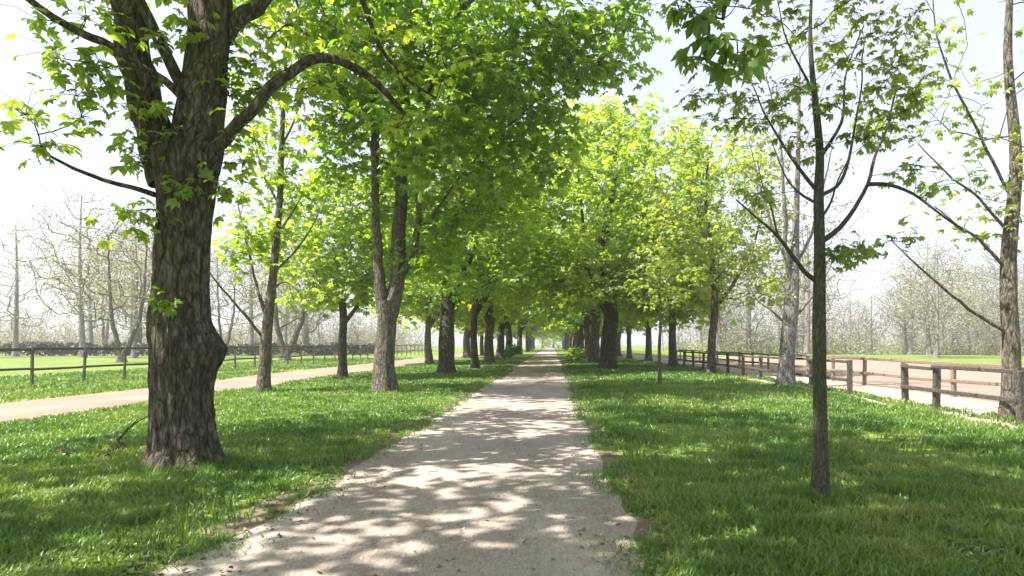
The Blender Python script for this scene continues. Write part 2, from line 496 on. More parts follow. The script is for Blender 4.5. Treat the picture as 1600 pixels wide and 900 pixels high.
LEAF_CACHE = {}
def leaf_objects(root, base, tmpl, key, mat, P, R, S, tint):
    """separate leaf parts that share four meshes"""
    for k in range(len(P)):
        b = min(3, int(tint[k] * 4))
        alt = key == 'palm' and k % 2
        kk = (key, b, mat.name, alt)
        if kk not in LEAF_CACHE:
            tv, tf = PALM2 if alt else tmpl
            me = make_mesh('leaf', tv, [tf], tint=np.full(len(tf), (b + 0.5) / 4))
            me.materials.append(mat)
            LEAF_CACHE[kk] = me
        o = bpy.data.objects.new('leaf', LEAF_CACHE[kk])
        COL.objects.link(o)
        o.parent = root
        m = Matrix([list(R[k][0] * S[k]) + [P[k][0] - base[0]], list(R[k][1] * S[k]) + [P[k][1] - base[1]],
                    list(R[k][2] * S[k]) + [P[k][2] - base[2]], [0, 0, 0, 1]])
        o.matrix_local = m

def in_view(P):
    y = np.maximum(P[:, 1], 0.01)
    px = VX + P[:, 0] / y * FPX; py = VY - (P[:, 2] - EYE) / y * FPX
    return (P[:, 1] > 1) & (px > 124) & (px < 1476) & (py > 0) & (py < 900)

def ellipsoid(rng, c, r, n, inner=0.35):
    d = rng.normal(0, 1, (n, 3)); d /= np.linalg.norm(d, axis=1)[:, None]
    t = (inner ** 3 + (1 - inner ** 3) * rng.random(n)) ** (1 / 3)
    return np.asarray(c) + d * t[:, None] * np.asarray(r)

def finish_tree(name, label, cat, base, sk, sets, bark, group, trunk_sides=16, bump=0.25, seed=1, n_limbs=0,
                tip=0.007, leaf_parts=0, trunk_override=None, flare=0.42, rmin=0.0):
    """sets: list of (template, key, P, R, S, tint, mat)"""
    base = np.asarray(base, float)
    root = thing(name, label, cat, tuple(base), group)
    rad = sk.radii(tip)
    for k, (P, Rr) in enumerate(sk.stems):
        R2 = Rr.copy()
        if k == 0 and flare:
            h = P[:, 2] - base[2]
            R2 = R2 * (1 + flare * np.exp(-h / 0.28))
            P = P.copy(); P[0, 2] -= 0.05
        if k == 0 and trunk_override is not None:
            V, Q = trunk_override
        else:
            V, Q = tube(P, R2, trunk_sides if k == 0 else max(8, trunk_sides * 2 // 3), bump=bump, seed=seed * 7 + k)
        link('trunk' if k == 0 else 'limb', make_mesh('trunk', V - base, [Q], smooth=True), bark, root)
    bt = sk.branch_tubes(rad, rmin)
    if bt:
        V, Q = merge(bt)
        o = link('branches', make_mesh('branches', V - base, [Q], smooth=True), bark, root); o['kind'] = 'stuff'
    for (tm, key, P, R, S, T, mat) in sets:
        if leaf_parts:
            vis = in_view(P)
            order = np.argsort(np.where(vis, P[:, 1] / S, 1e9))
            take = order[:leaf_parts]; take = take[vis[take]]
            leaf_objects(root, base, tm, key, mat, P[take], R[take], S[take], T[take])
            rest = np.ones(len(P), bool); rest[take] = False
            P, R, S, T = P[rest], R[rest], S[rest], T[rest]
        if len(P):
            o = link('crown', leaves_mesh('crown', tm, P - base, R, S, T), mat, root); o['kind'] = 'stuff'
    return root

# ------------------------------------------------------------------ near trees, traced from the photograph
G_LI, G_LO = 'trees in the row left of the path', 'trees in the outer row along the left track'
G_RI, G_RO = 'trees in the row right of the path', 'trees in the outer row by the right fence'

# --- the big old tree, left foreground
def big_tree():
    Y = 8.1
    rng = np.random.default_rng(11)
    prof = [(742, 288, 66), (725, 289, 58), (700, 288, 50), (665, 286, 47), (630, 284, 46), (600, 284, 47), (570, 286, 49), (548, 288, 51),
            (525, 285, 49), (495, 283, 45), (450, 284, 41), (400, 284, 42), (350, 287, 41), (300, 289, 43), (265, 287, 49), (240, 288, 51), (215, 296, 46)]
    path = [at(cx, cy, Y) for cy, cx, hw in prof]; rad = [hw * Y / FPX for cy, cx, hw in prof]
    base = np.array([path[0][0], Y, 0.0])
    path[0] = np.array([path[0][0], Y, -0.06])
    sk = Skeleton(11)
    sk.stem(path, rad, 0.06)
    def pxp(pts): return [at(*p) for p in pts]
    sk.stem(pxp([(262, 285, 8.1), (240, 205, 8.05), (222, 150, 8.0), (205, 85, 7.9), (190, 0, 7.8), (170, -120, 7.6), (150, -260, 7.4)]),
            [0.22, 0.20, 0.19, 0.19, 0.18, 0.15, 0.10], 0.12)
    sk.stem(pxp([(300, 260, 8.1), (316, 160, 8.15), (324, 80, 8.25), (332, 0, 8.4), (345, -100, 8.6), (350, -260, 8.8)]),
            [0.33, 0.28, 0.26, 0.26, 0.21, 0.12], 0.12)
    sk.stem(pxp([(322, 255, 8.0), (352, 222, 7.95), (385, 182, 7.95), (430, 130, 8.1), (485, 96, 8.4), (550, 104, 8.7), (600, 137, 9.0), (632, 178, 9.3)]),
            [0.09, 0.08, 0.068, 0.07, 0.062, 0.056, 0.045, 0.03], 0.12)
    sk.stem(pxp([(328, 75, 8.3), (365, 45, 8.4), (405, 8, 8.6), (450, -60, 8.9), (520, -170, 9.4)]), [0.12, 0.105, 0.10, 0.09, 0.05], 0.15)
    sk.stem(pxp([(292, 150, 8.1), (262, 85, 7.9), (235, 35, 7.8), (212, -10, 7.7), (180, -120, 7.5)]), [0.075, 0.062, 0.058, 0.055, 0.04], 0.15)
    sk.stem(pxp([(214, 118, 7.95), (170, 75, 7.8), (122, 50, 7.6), (60, 10, 7.4), (0, -40, 7.2)]), [0.06, 0.05, 0.045, 0.04, 0.03], 0.15)
    sk.stem(pxp([(300, 165, 8.0), (255, 128, 7.7), (205, 100, 7.5), (160, 68, 7.3), (110, 46, 7.1)]), [0.055, 0.045, 0.04, 0.035, 0.02], 0.15)
    sk.stem(pxp([(243, 305, 8.0), (205, 292, 7.8), (160, 280, 7.6), (115, 262, 7.4), (60, 235, 7.2)]), [0.035, 0.028, 0.024, 0.02, 0.012], 0.15)
    sk.stem(pxp([(520, -170, 9.4), (556, -40, 9.8), (588, 55, 9.9), (625, 115, 10), (682, 154, 10.2)]), [0.05, 0.045, 0.036, 0.03, 0.016], 0.15)
    sk.stem(pxp([(332, 20, 8.4), (300, -5, 8.3), (270, -60, 8.2)]), [0.08, 0.06, 0.05], 0.15)
    # displaced trunk: vertical ridges, root flare, a burr on the right side
    P, R = sk.stems[0]
    n, K = len(P), 132
    th = np.arange(K) / K * 2 * math.pi
    V = np.zeros((n, K, 3))
    for k in range(n):
        z = P[k, 2]
        r = np.full(K, R[k] * 0.91)
        rid = noise2(th * 5.1, th * 0 + z * 0.9 + 5, 31); rid = 0.5 * (rid + noise2(np.mod(th + 0.4, 2 * math.pi) * 9.3, th * 0 + z * 1.7, 32))
        r = r * (1 + 0.20 * (rid - 0.5) + 0.10 * (noise2(th * 18, th * 0 + z * 2.6, 33) - 0.5) + 0.05 * (noise2(th * 36, th * 0 + z * 7, 34) - 0.5))
        flare = math.exp(-max(z, 0) / 0.22)
        r = r * (1 + flare * (0.05 + 0.30 * np.maximum(0, np.sin(th * 5 + 0.7 + 0.6 * np.sin(th * 2)))))
        bur = math.exp(-((z - 1.5) / 0.24) ** 2) * np.exp(-((np.mod(th - 0.15 + math.pi, 2 * math.pi) - math.pi) / 0.55) ** 2)
        r = r + 0.105 * bur * (1 + 0.7 * (noise2(th * 9, th * 0 + z * 9, 36) - 0.5))
        knot = math.exp(-((z - 2.05) / 0.12) ** 2) * np.exp(-((th - 4.2) / 0.2) ** 2)
        r = r - 0.05 * knot
        V[k, :, 0] = P[k, 0] + r * np.cos(th); V[k, :, 1] = P[k, 1] + r * np.sin(th); V[k, :, 2] = z
    i = np.arange(n - 1)[:, None] * K; a = np.arange(K)[None]; b = (a + 1) % K
    Q = np.stack([i + a, i + b, i + K + b, i + K + a], -1).reshape(-1, 4)
    override = (V.reshape(-1, 3), Q)
    # crown
    top = ellipsoid(rng, (-5.4, 6.2, 10.0), (7.4, 7.6, 3.3), 300)  # mostly unseen upper crown, added and widened to shade path and grass
    over = np.array([at(px, py, y) for px, py, y in [
        (420, 60, 9), (395, 95, 8.6), (445, 40, 9.2), (480, 60, 9.5), (430, 130, 8.6), (470, 140, 8.9), (510, 40, 9.6), (545, 70, 9.6), (500, 130, 9.2),
        (560, 30, 10), (600, 60, 10), (640, 40, 10.4), (590, 110, 9.6), (640, 110, 10), (690, 60, 10.8), (690, 130, 10.6), (740, 90, 11), (655, 190, 10), (620, 200, 9.6),
        (135, 30, 7.6), (165, 22, 7.8), (140, 118, 7.4), (165, 105, 7.5), (128, 182, 7.4), (215, 175, 7.8), (235, 215, 7.75), (205, 330, 7.7), (215, 345, 7.65), (190, 60, 7.6),
        (240, 60, 7.7), (300, 40, 7.9), (365, 150, 8.2), (395, 140, 8.3), (360, 215, 8.0), (380, 255, 8.1), (345, 300, 7.9), (225, 255, 7.75), (350, 100, 8.3),
        (250, 170, 7.8), (120, 150, 7.3), (90, 90, 7.2), (60, 30, 7.2), (40, 180, 7.2), (70, 230, 7.2)]])
    e1 = sk.grow(over, minz=3.2, bf=0.15, step=0.2, lift=0.05)
    sk.grow(top, minz=4.2, bf=0.25, step=0.5)
    l1 = scatter_leaves(rng, over, 19, 0.32, 0.125)
    l2 = scatter_leaves(rng, top, 36, 0.62, 0.24)
    tr = np.array([at(262, 478, 7.66), at(272, 284, 7.66), at(250, 468, 7.68), at(285, 290, 7.66)])
    l3 = scatter_leaves(rng, tr, 14, 0.13, 0.09)
    r = finish_tree('old_tree', 'large old tree with dark ridged trunk and a burr, left foreground beside the path', 'tree', base, sk,
                    [], M['bark'], G_LI, trunk_sides=18, bump=0.2, seed=2, trunk_override=override)
    add_leaves(r, base, PALM, 'palm', l1, M['bright'], 260, (over, M['bark'], 0.0035))
    add_leaves(r, base, PALM, 'palm', l3, M['lush'], 40)
    add_leaves(r, base, TRI, 'tri', l2, M['lush'], 0)
    return r

def add_leaves(root, base, tm, key, L, mat, parts, twig=None):
    P, R, S, T = L
    base = np.asarray(base, float)
    if twig is not None:
        C, bark, tr = twig
        tubes = []
        for k in range(0, len(P)):
            c = C[np.linalg.norm(C - P[k], axis=1).argmin()]
            m = (c + P[k]) / 2 + (0, 0, 0.12 * np.linalg.norm(P[k] - c))
            tubes.append(tube([c - base, m - base, P[k] - base], [tr, tr * 0.8, tr * 0.5], 3))
        V, Q = merge(tubes)
        o = link('twigs', make_mesh('twigs', V, [Q]), bark, root); o['kind'] = 'stuff'
    rest = np.ones(len(P), bool)
    if parts:
        vis = in_view(P)
        order = np.argsort(np.where(vis, P[:, 1] / S, 1e9))[:parts]
        take = order[vis[order]]
        leaf_objects(root, base, tm, key, mat, P[take], R[take], S[take], T[take])
        rest[take] = False
    if rest.any():
        o = link('crown', leaves_mesh('crown', tm, P[rest] - base, R[rest], S[rest], T[rest]), mat, root); o['kind'] = 'stuff'

big_tree()

# --- tree leaning over from behind the camera: only its drooping front branch shows
def overhanging_tree():
    rng = np.random.default_rng(21)
    base = np.array([3.9, -4.2, 0.0])
    sk = Skeleton(21)
    sk.stem([base, base + (0, 0, 1.5), base + (-0.05, 0.1, 3.5), base + (-0.2, 0.3, 6), base + (-0.3, 0.5, 9)], [0.36, 0.33, 0.30, 0.22, 0.12], 0.3)
    sk.stem([base + (-0.1, 0.2, 4.2), (3.3, -2.0, 5.6), (2.6, 0.6, 6.1), (2.0, 2.6, 5.4), tuple(at(1165, -60, 4.2)), tuple(at(1130, 30, 4.25))],
            [0.14, 0.11, 0.085, 0.05, 0.022, 0.01], 0.2)
    vis = np.array([at(px, py, y) for px, py, y in [
        (1062, 15, 4.3), (1090, 22, 4.2), (1100, 2, 4.3), (1150, 8, 4.2), (1105, 65, 4.2), (1130, 60, 4.1), (1160, 82, 4.1), (1172, 70, 4.2), (1150, 100, 4.2),
        (1095, 100, 4.4), (1050, -20, 4.4), (1190, -30, 4.2)]])
    crown = ellipsoid(rng, (2.6, -0.6, 9.3), (6.2, 6.4, 3.0), 230)
    sk.grow(vis, minz=2.9, bf=0.1, step=0.12, lift=0.03)
    sk.grow(crown, minz=4.3, bf=0.25, step=0.5)
    r = finish_tree('overhanging_tree', 'broad tree behind the viewpoint with a leafy branch drooping into the top right', 'tree', base, sk, [], M['bark'], None,
                    seed=5, tip=0.004)
    add_leaves(r, base, PALM, 'palm', scatter_leaves(rng, vis, 6, 0.11, 0.115, droop=0.8), M['near_leaf'], 200, (vis, M['bark'], 0.002))
    add_leaves(r, base, TRI, 'tri', scatter_leaves(rng, crown, 26, 0.65, 0.25), M['lush'], 0)
overhanging_tree()

# --- the slim young tree, right foreground
def young_tree():
    rng = np.random.default_rng(31)
    Y = 6.45
    def pxp(pts): return [at(*p) for p in pts]
    path = pxp([(1281, 785, Y), (1282, 700, Y), (1281, 600, Y), (1280, 500, Y), (1281, 400, Y), (1279, 305, Y), (1281, 240, Y), (1274, 160, Y), (1268, 100, Y), (1266, 40, Y), (1270, -40, Y)])
    base = np.array([path[0][0], Y, 0.0]); path[0] = base.copy()
    sk = Skeleton(31)
    sk.stem(path, [0.075, 0.07, 0.066, 0.066, 0.057, 0.05, 0.04, 0.033, 0.025, 0.018, 0.010], 0.12)
    S = [([(1279, 440, Y), (1262, 428, 6.4), (1240, 400, 6.3), (1216, 370, 6.2), (1190, 345, 6.1), (1150, 312, 6.0)], 0.027),
         ([(1283, 378, Y), (1310, 358, 6.5), (1335, 328, 6.55), (1355, 290, 6.6), (1367, 245, 6.65), (1385, 200, 6.7), (1400, 140, 6.75)], 0.030),
         ([(1357, 288, 6.6), (1392, 290, 6.4), (1430, 302, 6.2), (1476, 340, 6.0), (1510, 365, 5.9)], 0.022),
         ([(1281, 302, Y), (1255, 270, 6.35), (1228, 235, 6.3), (1200, 185, 6.2), (1175, 130, 6.1)], 0.022),
         ([(1283, 245, Y), (1302, 215, 6.5), (1317, 180, 6.5), (1322, 110, 6.55), (1350, 40, 6.6)], 0.022),
         ([(1283, 305, Y), (1312, 285, 6.7), (1332, 230, 6.8), (1342, 150, 6.9), (1352, 60, 7.0)], 0.022),
         ([(1280, 320, Y), (1245, 300, 6.7), (1222, 270, 6.9), (1205, 220, 7.0)], 0.016),
         ([(1272, 145, Y), (1245, 95, 6.3), (1225, 50, 6.2), (1215, 0, 6.1)], 0.014),
         ([(1279, 345, Y), (1300, 320, 6.2), (1312, 280, 6.0), (1330, 240, 5.9)], 0.014),
         ([(1216, 370, 6.2), (1205, 330, 6.3), (1190, 290, 6.4), (1183, 250, 6.45)], 0.012)]
    for pts, r in S:
        k = len(pts)
        sk.stem(pxp(pts), [r * (1 - 0.75 * j / (k - 1)) for j in range(k)], 0.12)
    tufts = [(1180, 90), (1200, 70), (1080, 150), (1110, 140), (1140, 145), (1160, 110), (1175, 165), (1150, 160), (1215, 150), (1185, 190), (1225, 165), (1240, 130), (1260, 135),
             (1235, 200), (1190, 60), (1215, 30), (1240, 15), (1300, 95), (1330, 92), (1345, 100), (1360, 55), (1385, 50), (1372, 85), (1400, 80), (1420, 60), (1395, 105), (1425, 85),
             (1310, 150), (1295, 165), (1375, 135), (1390, 130), (1400, 140), (1440, 120), (1432, 145), (1352, 165), (1355, 195), (1375, 200), (1345, 210), (1365, 225),
             (1400, 180), (1420, 170), (1395, 205), (1425, 205), (1380, 185), (1400, 270), (1430, 275), (1465, 300), (1460, 285), (1345, 375), (1385, 370), (1420, 370), (1350, 385), (1318, 390), (1300, 405),
             (1185, 305), (1230, 230), (1180, 310), (1215, 190), (1150, 190), (1090, 185), (1260, 230), (1340, 390), (1310, 60), (1290, 40), (1250, 60), (1330, 20), (1380, 15), (1430, 20), (1180, 20)]
    T = np.array([at(px + rng.normal(0, 4), py + rng.normal(0, 4), Y + rng.normal(0, 0.5)) for px, py in tufts])
    sk.grow(T, minz=2.4, bf=0.1, step=0.15, lift=-0.02)
    more = ellipsoid(rng, at(1280, -60, Y), (1.6, 1.5, 1.2), 26)
    sk.grow(more, minz=3.2, bf=0.15, step=0.2)
    r = finish_tree('young_tree', 'slim young tree with straight thin trunk and sparse leaf tufts, right foreground on the grass', 'tree', base, sk, [], M['bark_young'], G_RI,
                    trunk_sides=14, bump=0.12, seed=8, tip=0.0035)
    L = scatter_leaves(rng, np.vstack([T, more]), 14, 0.16, 0.068)
    add_leaves(r, base, PALM, 'palm', L, M['young_leaf'], 300, (np.vstack([T, more]), M['bark_young'], 0.002))
young_tree()

# --- tree 2 of the left row: forked pale trunk, dense crown across the path
def forked_tree():
    rng = np.random.default_rng(41)
    Y = 20.5
    def pxp(pts): return [at(*p) for p in pts]
    base = np.array([at(603, 615, Y)[0], Y, 0.0])
    sk = Skeleton(41)
    sk.stem([base] + pxp([(601, 580, Y), (603, 540, Y), (605, 500, Y), (606, 470, Y)]), [0.38, 0.34, 0.31, 0.30, 0.32], 0.2)
    sk.stem(pxp([(602, 490, Y), (593, 440, 20.4), (589, 380, 20.3), (587, 300, 20.2), (586, 230, 20.1), (580, 120, 20), (575, 0, 20)]), [0.22, 0.17, 0.14, 0.13, 0.12, 0.1, 0.06], 0.3)
    sk.stem(pxp([(608, 492, Y), (620, 440, 20.6), (625, 380, 20.6), (626, 300, 20.7), (629, 220, 20.8), (632, 120, 21), (640, -20, 21)]), [0.28, 0.24, 0.22, 0.2, 0.19, 0.15, 0.08], 0.3)
    sk.stem(pxp([(622, 440, 20.6), (645, 400, 20.4), (655, 340, 20.3), (659, 260, 20.2), (668, 170, 20), (690, 60, 19.8)]), [0.14, 0.11, 0.1, 0.09, 0.08, 0.05], 0.3)
    sk.stem(pxp([(688, 65, 19.8), (740, -10, 19.6), (800, -35, 19.3), (842, 10, 19.1), (882, 82, 19), (904, 132, 19)]), [0.09, 0.085, 0.075, 0.065, 0.05, 0.03], 0.3)
    blobs = [(610, 350, 22.6, 70, 1.2, 100, 20), (540, 180, 20.5, 45, 1.5, 90, 14), (690, 410, 20.6, 45, 1.5, 50, 10), (600, 60, 19, 90, 3.0, 90, 26), (560, 130, 21, 80, 3, 80, 22), (690, 60, 19.5, 130, 3.5, 110, 46), (740, 170, 20, 130, 3.5, 110, 46), (800, 120, 20, 90, 3, 110, 34),
             (700, 290, 20.5, 90, 3, 90, 26), (780, 300, 20.5, 80, 2.5, 70, 18), (560, 230, 21, 60, 2.5, 70, 14), (840, 30, 19, 60, 2.5, 70, 14), (950, 60, 20, 75, 2.0, 70, 16), (840, 220, 20, 60, 2.5, 70, 16),
             (905, 100, 20, 50, 2, 70, 12), (975, 95, 19.5, 45, 1.5, 55, 9), (620, -120, 20.5, 330, 5, 130, 70), (520, 30, 20, 60, 2.5, 80, 14), (640, 200, 18.5, 60, 1.5, 60, 10)]
    A = []
    for px, py, y, rx, ry, rz, n in blobs:
        A.append(ellipsoid(rng, at(px, py, y), (rx * y / FPX, ry, rz * y / FPX), n, 0.1))
    A.append(ellipsoid(rng, (-5.6, 19.5, 15.2), (6.4, 7.0, 3.2), 150, 0.2))  # unseen top canopy, added to deepen the shade on the path
    A = np.vstack(A)
    sk.grow(A, minz=4.0, bf=0.25, step=0.45)
    r = finish_tree('forked_tree', 'tall tree whose pale trunk forks into three stems, second trunk left of the path', 'tree', base, sk, [], M['bark_pale'], G_LI,
                    trunk_sides=20, bump=0.25, seed=12, tip=0.009, flare=0.12)
    add_leaves(r, base, PALM, 'palm', scatter_leaves(rng, A, 24, 0.66, 0.22), M['lush'], 0)
forked_tree()

def lush(rng, base, h, rad, zb, n):
    c = (base[0], base[1], (h + zb) / 2)
    A = ellipsoid(rng, c, (rad, rad, (h - zb) / 2), n, 0.3)
    # wider low down: a hanging skirt
    k = n // 3
    a = rng.random(k) * 2 * math.pi; q = rad * np.sqrt(rng.random(k)) * 1.02
    B = np.stack([base[0] + q * np.cos(a), base[1] + q * np.sin(a), zb + 0.3 + rng.random(k) * (h - zb) * 0.3], 1)
    return np.vstack([A, B])

def row_tree(name, label, x, y, h, rad, zb, r0, n, per, crad, lsize, mat, bark, group, seed, tmpl=TRI, key='tri', lean=0.0, cap=None, tip=0.01, rmin=0.0, fork=True, wobble=0.12):
    rng = np.random.default_rng(seed)
    base = np.array([x, y, 0.0])
    sk = Skeleton(seed)
    wob = rng.normal(0, wobble, (5, 2))
    zz = [0, zb * 0.5, zb, zb + (h - zb) * 0.3, zb + (h - zb) * 0.62, h * 0.92]
    rr = [1, 0.88, 0.8, 0.55, 0.32, 0.1]
    sk.stem([base] + [base + (wob[k - 1, 0] * k * 0.6 + lean * zz[k], wob[k - 1, 1] * k * 0.6, zz[k]) for k in range(1, 6)], [r0 * q for q in rr], 0.4)
    if fork:
        for q in range(2):
            an = rng.random() * 6.28
            s = np.array([math.cos(an), math.sin(an), 0])
            p0 = sk.stems[0][0][np.argmin(abs(sk.stems[0][0][:, 2] - zb * rng.uniform(0.75, 1.0)))]
            sk.stem([p0, p0 + s * 0.9 + (0, 0, 1.3), p0 + s * 1.9 + (0, 0, 3.2), p0 + s * 2.5 + (0, 0, (h - zb) * 0.6)], [r0 * 0.5, r0 * 0.42, r0 * 0.3, r0 * 0.1], 0.4)
    A = lush(rng, base, h, rad, zb, n)
    if cap is not None: A = A[cap(A)]
    sk.grow(A, minz=zb * 0.7, bf=0.25, step=0.55)
    r = finish_tree(name, label, 'tree', base, sk, [], bark, group, trunk_sides=14, bump=0.22, seed=seed, tip=tip, rmin=rmin)
    if per:
        add_leaves(r, base, tmpl, key, scatter_leaves(rng, A, per, crad, lsize), mat, 0)
    return r

# left row, third and fourth trunks
row_tree('leafy_tree', 'leafy tree with a stout upright trunk, third trunk left of the path', -5.45, 33.0, 16.5, 5.2, 3.7, 0.43, 240, 21, 0.75, 0.27, M['lush'], M['bark'], G_LI, 51)
row_tree('leafy_tree', 'leafy tree with a slim reddish dark trunk, fourth trunk left of the path', -4.85, 40.0, 16.5, 5.0, 4.0, 0.25, 220, 18, 0.8, 0.29, M['bright'], M['bark'], G_LI, 52)
# right row, the stout dark one
row_tree('leafy_tree', 'dense leafy tree with a thick dark trunk, nearest full-grown tree right of the path', 3.5, 40.0, 17.0, 6.6, 3.6, 0.52, 380, 24, 0.8, 0.31, M['bright'], M['bark'], G_RI, 53)

# outer left row
def sparse_left():
    rng = np.random.default_rng(54)
    Y = 21.0
    def pxp(pts): return [at(*p) for p in pts]
    base = np.array([at(411, 613, Y)[0], Y, 0.0]); sk = Skeleton(54)
    sk.stem([base] + pxp([(413, 580, Y), (416, 530, Y), (421, 480, Y), (427, 430, Y), (432, 370, Y), (438, 300, Y), (440, 220, Y), (445, 130, Y), (448, 40, Y)]),
            [0.20, 0.185, 0.17, 0.15, 0.13, 0.12, 0.10, 0.085, 0.06, 0.03], 0.3)
    for pts, r in [([(419, 500, Y), (408, 470, 21), (396, 430, 21.2), (385, 380, 21.3), (372, 320, 21.5)], .07), ([(416, 535, Y), (396, 510, 20.8), (365, 470, 20.5), (338, 440, 20.2), (310, 400, 20)], .06),
                   ([(428, 425, Y), (450, 405, 21), (478, 370, 21), (500, 330, 21)], .05), ([(432, 370, Y), (455, 335, 21), (475, 300, 21)], .045),
                   ([(424, 455, Y), (445, 440, 20.6), (470, 460, 20.2), (492, 480, 20)], .04), ([(436, 320, Y), (410, 270, 21), (395, 200, 21)], .05), ([(440, 230, Y), (465, 170, 21), (480, 90, 21)], .04)]:
        k = len(pts); sk.stem(pxp(pts), [r * (1 - .7 * j / (k - 1)) for j in range(k)], 0.3)
    A = np.vstack([ellipsoid(rng, at(430, 280, Y), (1.6, 1.6, 3.2), 60, .2), ellipsoid(rng, at(400, 370, Y), (1.2, 1.0, 1.0), 16, .2), ellipsoid(rng, at(440, 60, Y), (2, 2, 2.2), 40, .2),
                   np.array([at(385, 370, 21), at(400, 385, 21), at(395, 365, 21), at(410, 375, 21), at(445, 330, 21), at(450, 315, 21), at(430, 300, 21), at(425, 260, 21), at(360, 400, 20.5), at(370, 425, 20.5), at(355, 385, 20.6)])])
    sk.grow(A, minz=2.5, bf=0.15, step=0.3)
    r = finish_tree('sparse_tree', 'slender tree with few leaves and a thin trunk beside the left sandy track', 'tree', base, sk, [], M['bark_pale'], G_LO, trunk_sides=12, bump=0.15, seed=54, tip=0.008)
    add_leaves(r, base, PALM, 'palm', scatter_leaves(rng, A, 9, 0.42, 0.2), M['bright'], 0)
sparse_left()
row_tree('small_tree', 'small round bright green tree with low crown, beside the left sandy track', -9.5, 29.0, 9.4, 2.9, 3.1, 0.20, 150, 19, 0.55, 0.22, M['bright'], M['bark'], G_LO, 55, tmpl=PALM, key='palm')

# outer right row
def grey_tree():
    rng = np.random.default_rng(56)
    Y = 23.5
    def pxp(pts): return [at(*p) for p in pts]
    base = np.array([at(1228, 605, Y)[0], Y, 0.0]); sk = Skeleton(56)
    sk.stem([base] + pxp([(1229, 570, Y), (1232, 530, Y), (1236, 480, Y), (1240, 430, Y), (1243, 360, Y), (1246, 280, Y), (1248, 190, Y), (1250, 90, Y)]),
            [0.30, 0.27, 0.26, 0.25, 0.20, 0.12, 0.09, 0.06, 0.02], 0.3)
    for pts, r in [([(1238, 450, Y), (1229, 400, 23.3), (1226, 330, 23.2), (1222, 250, 23), (1215, 160, 23)], .11), ([(1238, 500, Y), (1258, 478, 23.3), (1285, 440, 23), (1310, 390, 23)], .06),
                   ([(1234, 512, Y), (1212, 490, 23.6), (1185, 470, 23.7), (1160, 430, 24)], .055), ([(1241, 420, Y), (1265, 370, 23.8), (1285, 300, 24), (1300, 230, 24)], .07),
                   ([(1230, 410, 23.3), (1205, 350, 23.5), (1185, 280, 23.5), (1170, 220, 23.5)], .06)]:
        k = len(pts); sk.stem(pxp(pts), [r * (1 - .75 * j / (k - 1)) for j in range(k)], 0.3)
    A = np.vstack([ellipsoid(rng, at(1235, 330, Y), (2.6, 2.6, 3.6), 150, .2), ellipsoid(rng, at(1235, 130, Y), (2.4, 2.4, 2.6), 60, .2)])
    sk.grow(A, minz=2.5, bf=0.15, step=0.35)
    r = finish_tree('sparse_tree', 'nearly bare grey tree with a pale straight trunk in front of the right fence', 'tree', base, sk, [], M['bark_grey'], G_RO, trunk_sides=14, bump=0.2, seed=56, tip=0.008)
    add_leaves(r, base, ONE, 'one', scatter_leaves(rng, A, 9, 0.4, 0.10), M['bud'], 0)
grey_tree()
row_tree('small_tree', 'olive green thinly leafed tree with a dark trunk by the right fence', 8.2, 33.0, 13.2, 3.9, 3.4, 0.23, 230, 15, 0.62, 0.24, M['olive'], M['bark'], G_RO, 57)
def edge_tree():
    rng = np.random.default_rng(58)
    Y = 13.6
    base = np.array([9.75, Y, 0.0]); sk = Skeleton(58)
    sk.stem([base, base + (0, 0, 1.6), base + (-0.05, 0, 3.4), base + (0.1, 0, 5.5), base + (0.0, 0.1, 8), base + (0.1, 0, 10.5)], [0.19, 0.17, 0.15, 0.12, 0.08, 0.03], 0.3)
    for pts, r in [([(1575, 520), (1525, 490), (1476, 452), (1430, 412), (1392, 375)], .042), ([(1572, 420), (1530, 375), (1495, 350), (1460, 322)], .04), ([(1573, 360), (1530, 310), (1476, 268), (1435, 225)], .036),
                   ([(1575, 300), (1520, 190), (1480, 110), (1462, 40), (1455, -40)], .032)]:
        k = len(pts); sk.stem([at(px, py, Y - 0.15 * j) for j, (px, py) in enumerate(pts)], [r * (1 - .75 * j / (k - 1)) for j in range(k)], 0.25)
    A = np.vstack([ellipsoid(rng, base + (0, 0, 8.2), (3.4, 3, 3), 80, .3), ellipsoid(rng, base + (-0.6, 0, 4.6), (1.0, 1.6, 1.6), 20, .3)])
    sk.grow(A, minz=2.6, bf=0.2, step=0.4)
    r = finish_tree('edge_tree', 'tree at the right edge beside the fence with long bare rising branches', 'tree', base, sk, [], M['bark_pale'], G_RO, trunk_sides=14, bump=0.2, seed=58, tip=0.008)
    add_leaves(r, base, PALM, 'palm', scatter_leaves(rng, A, 6, 0.45, 0.14), M['young_leaf'], 0)
edge_tree()
row_tree('sapling', 'thin grey green sapling standing in the grass right of the path', 4.2, 25.0, 5.6, 0.9, 2.8, 0.07, 26, 8, 0.3, 0.16, M['olive'], M['bark_pale'], G_RI, 59, fork=False, wobble=0.02)

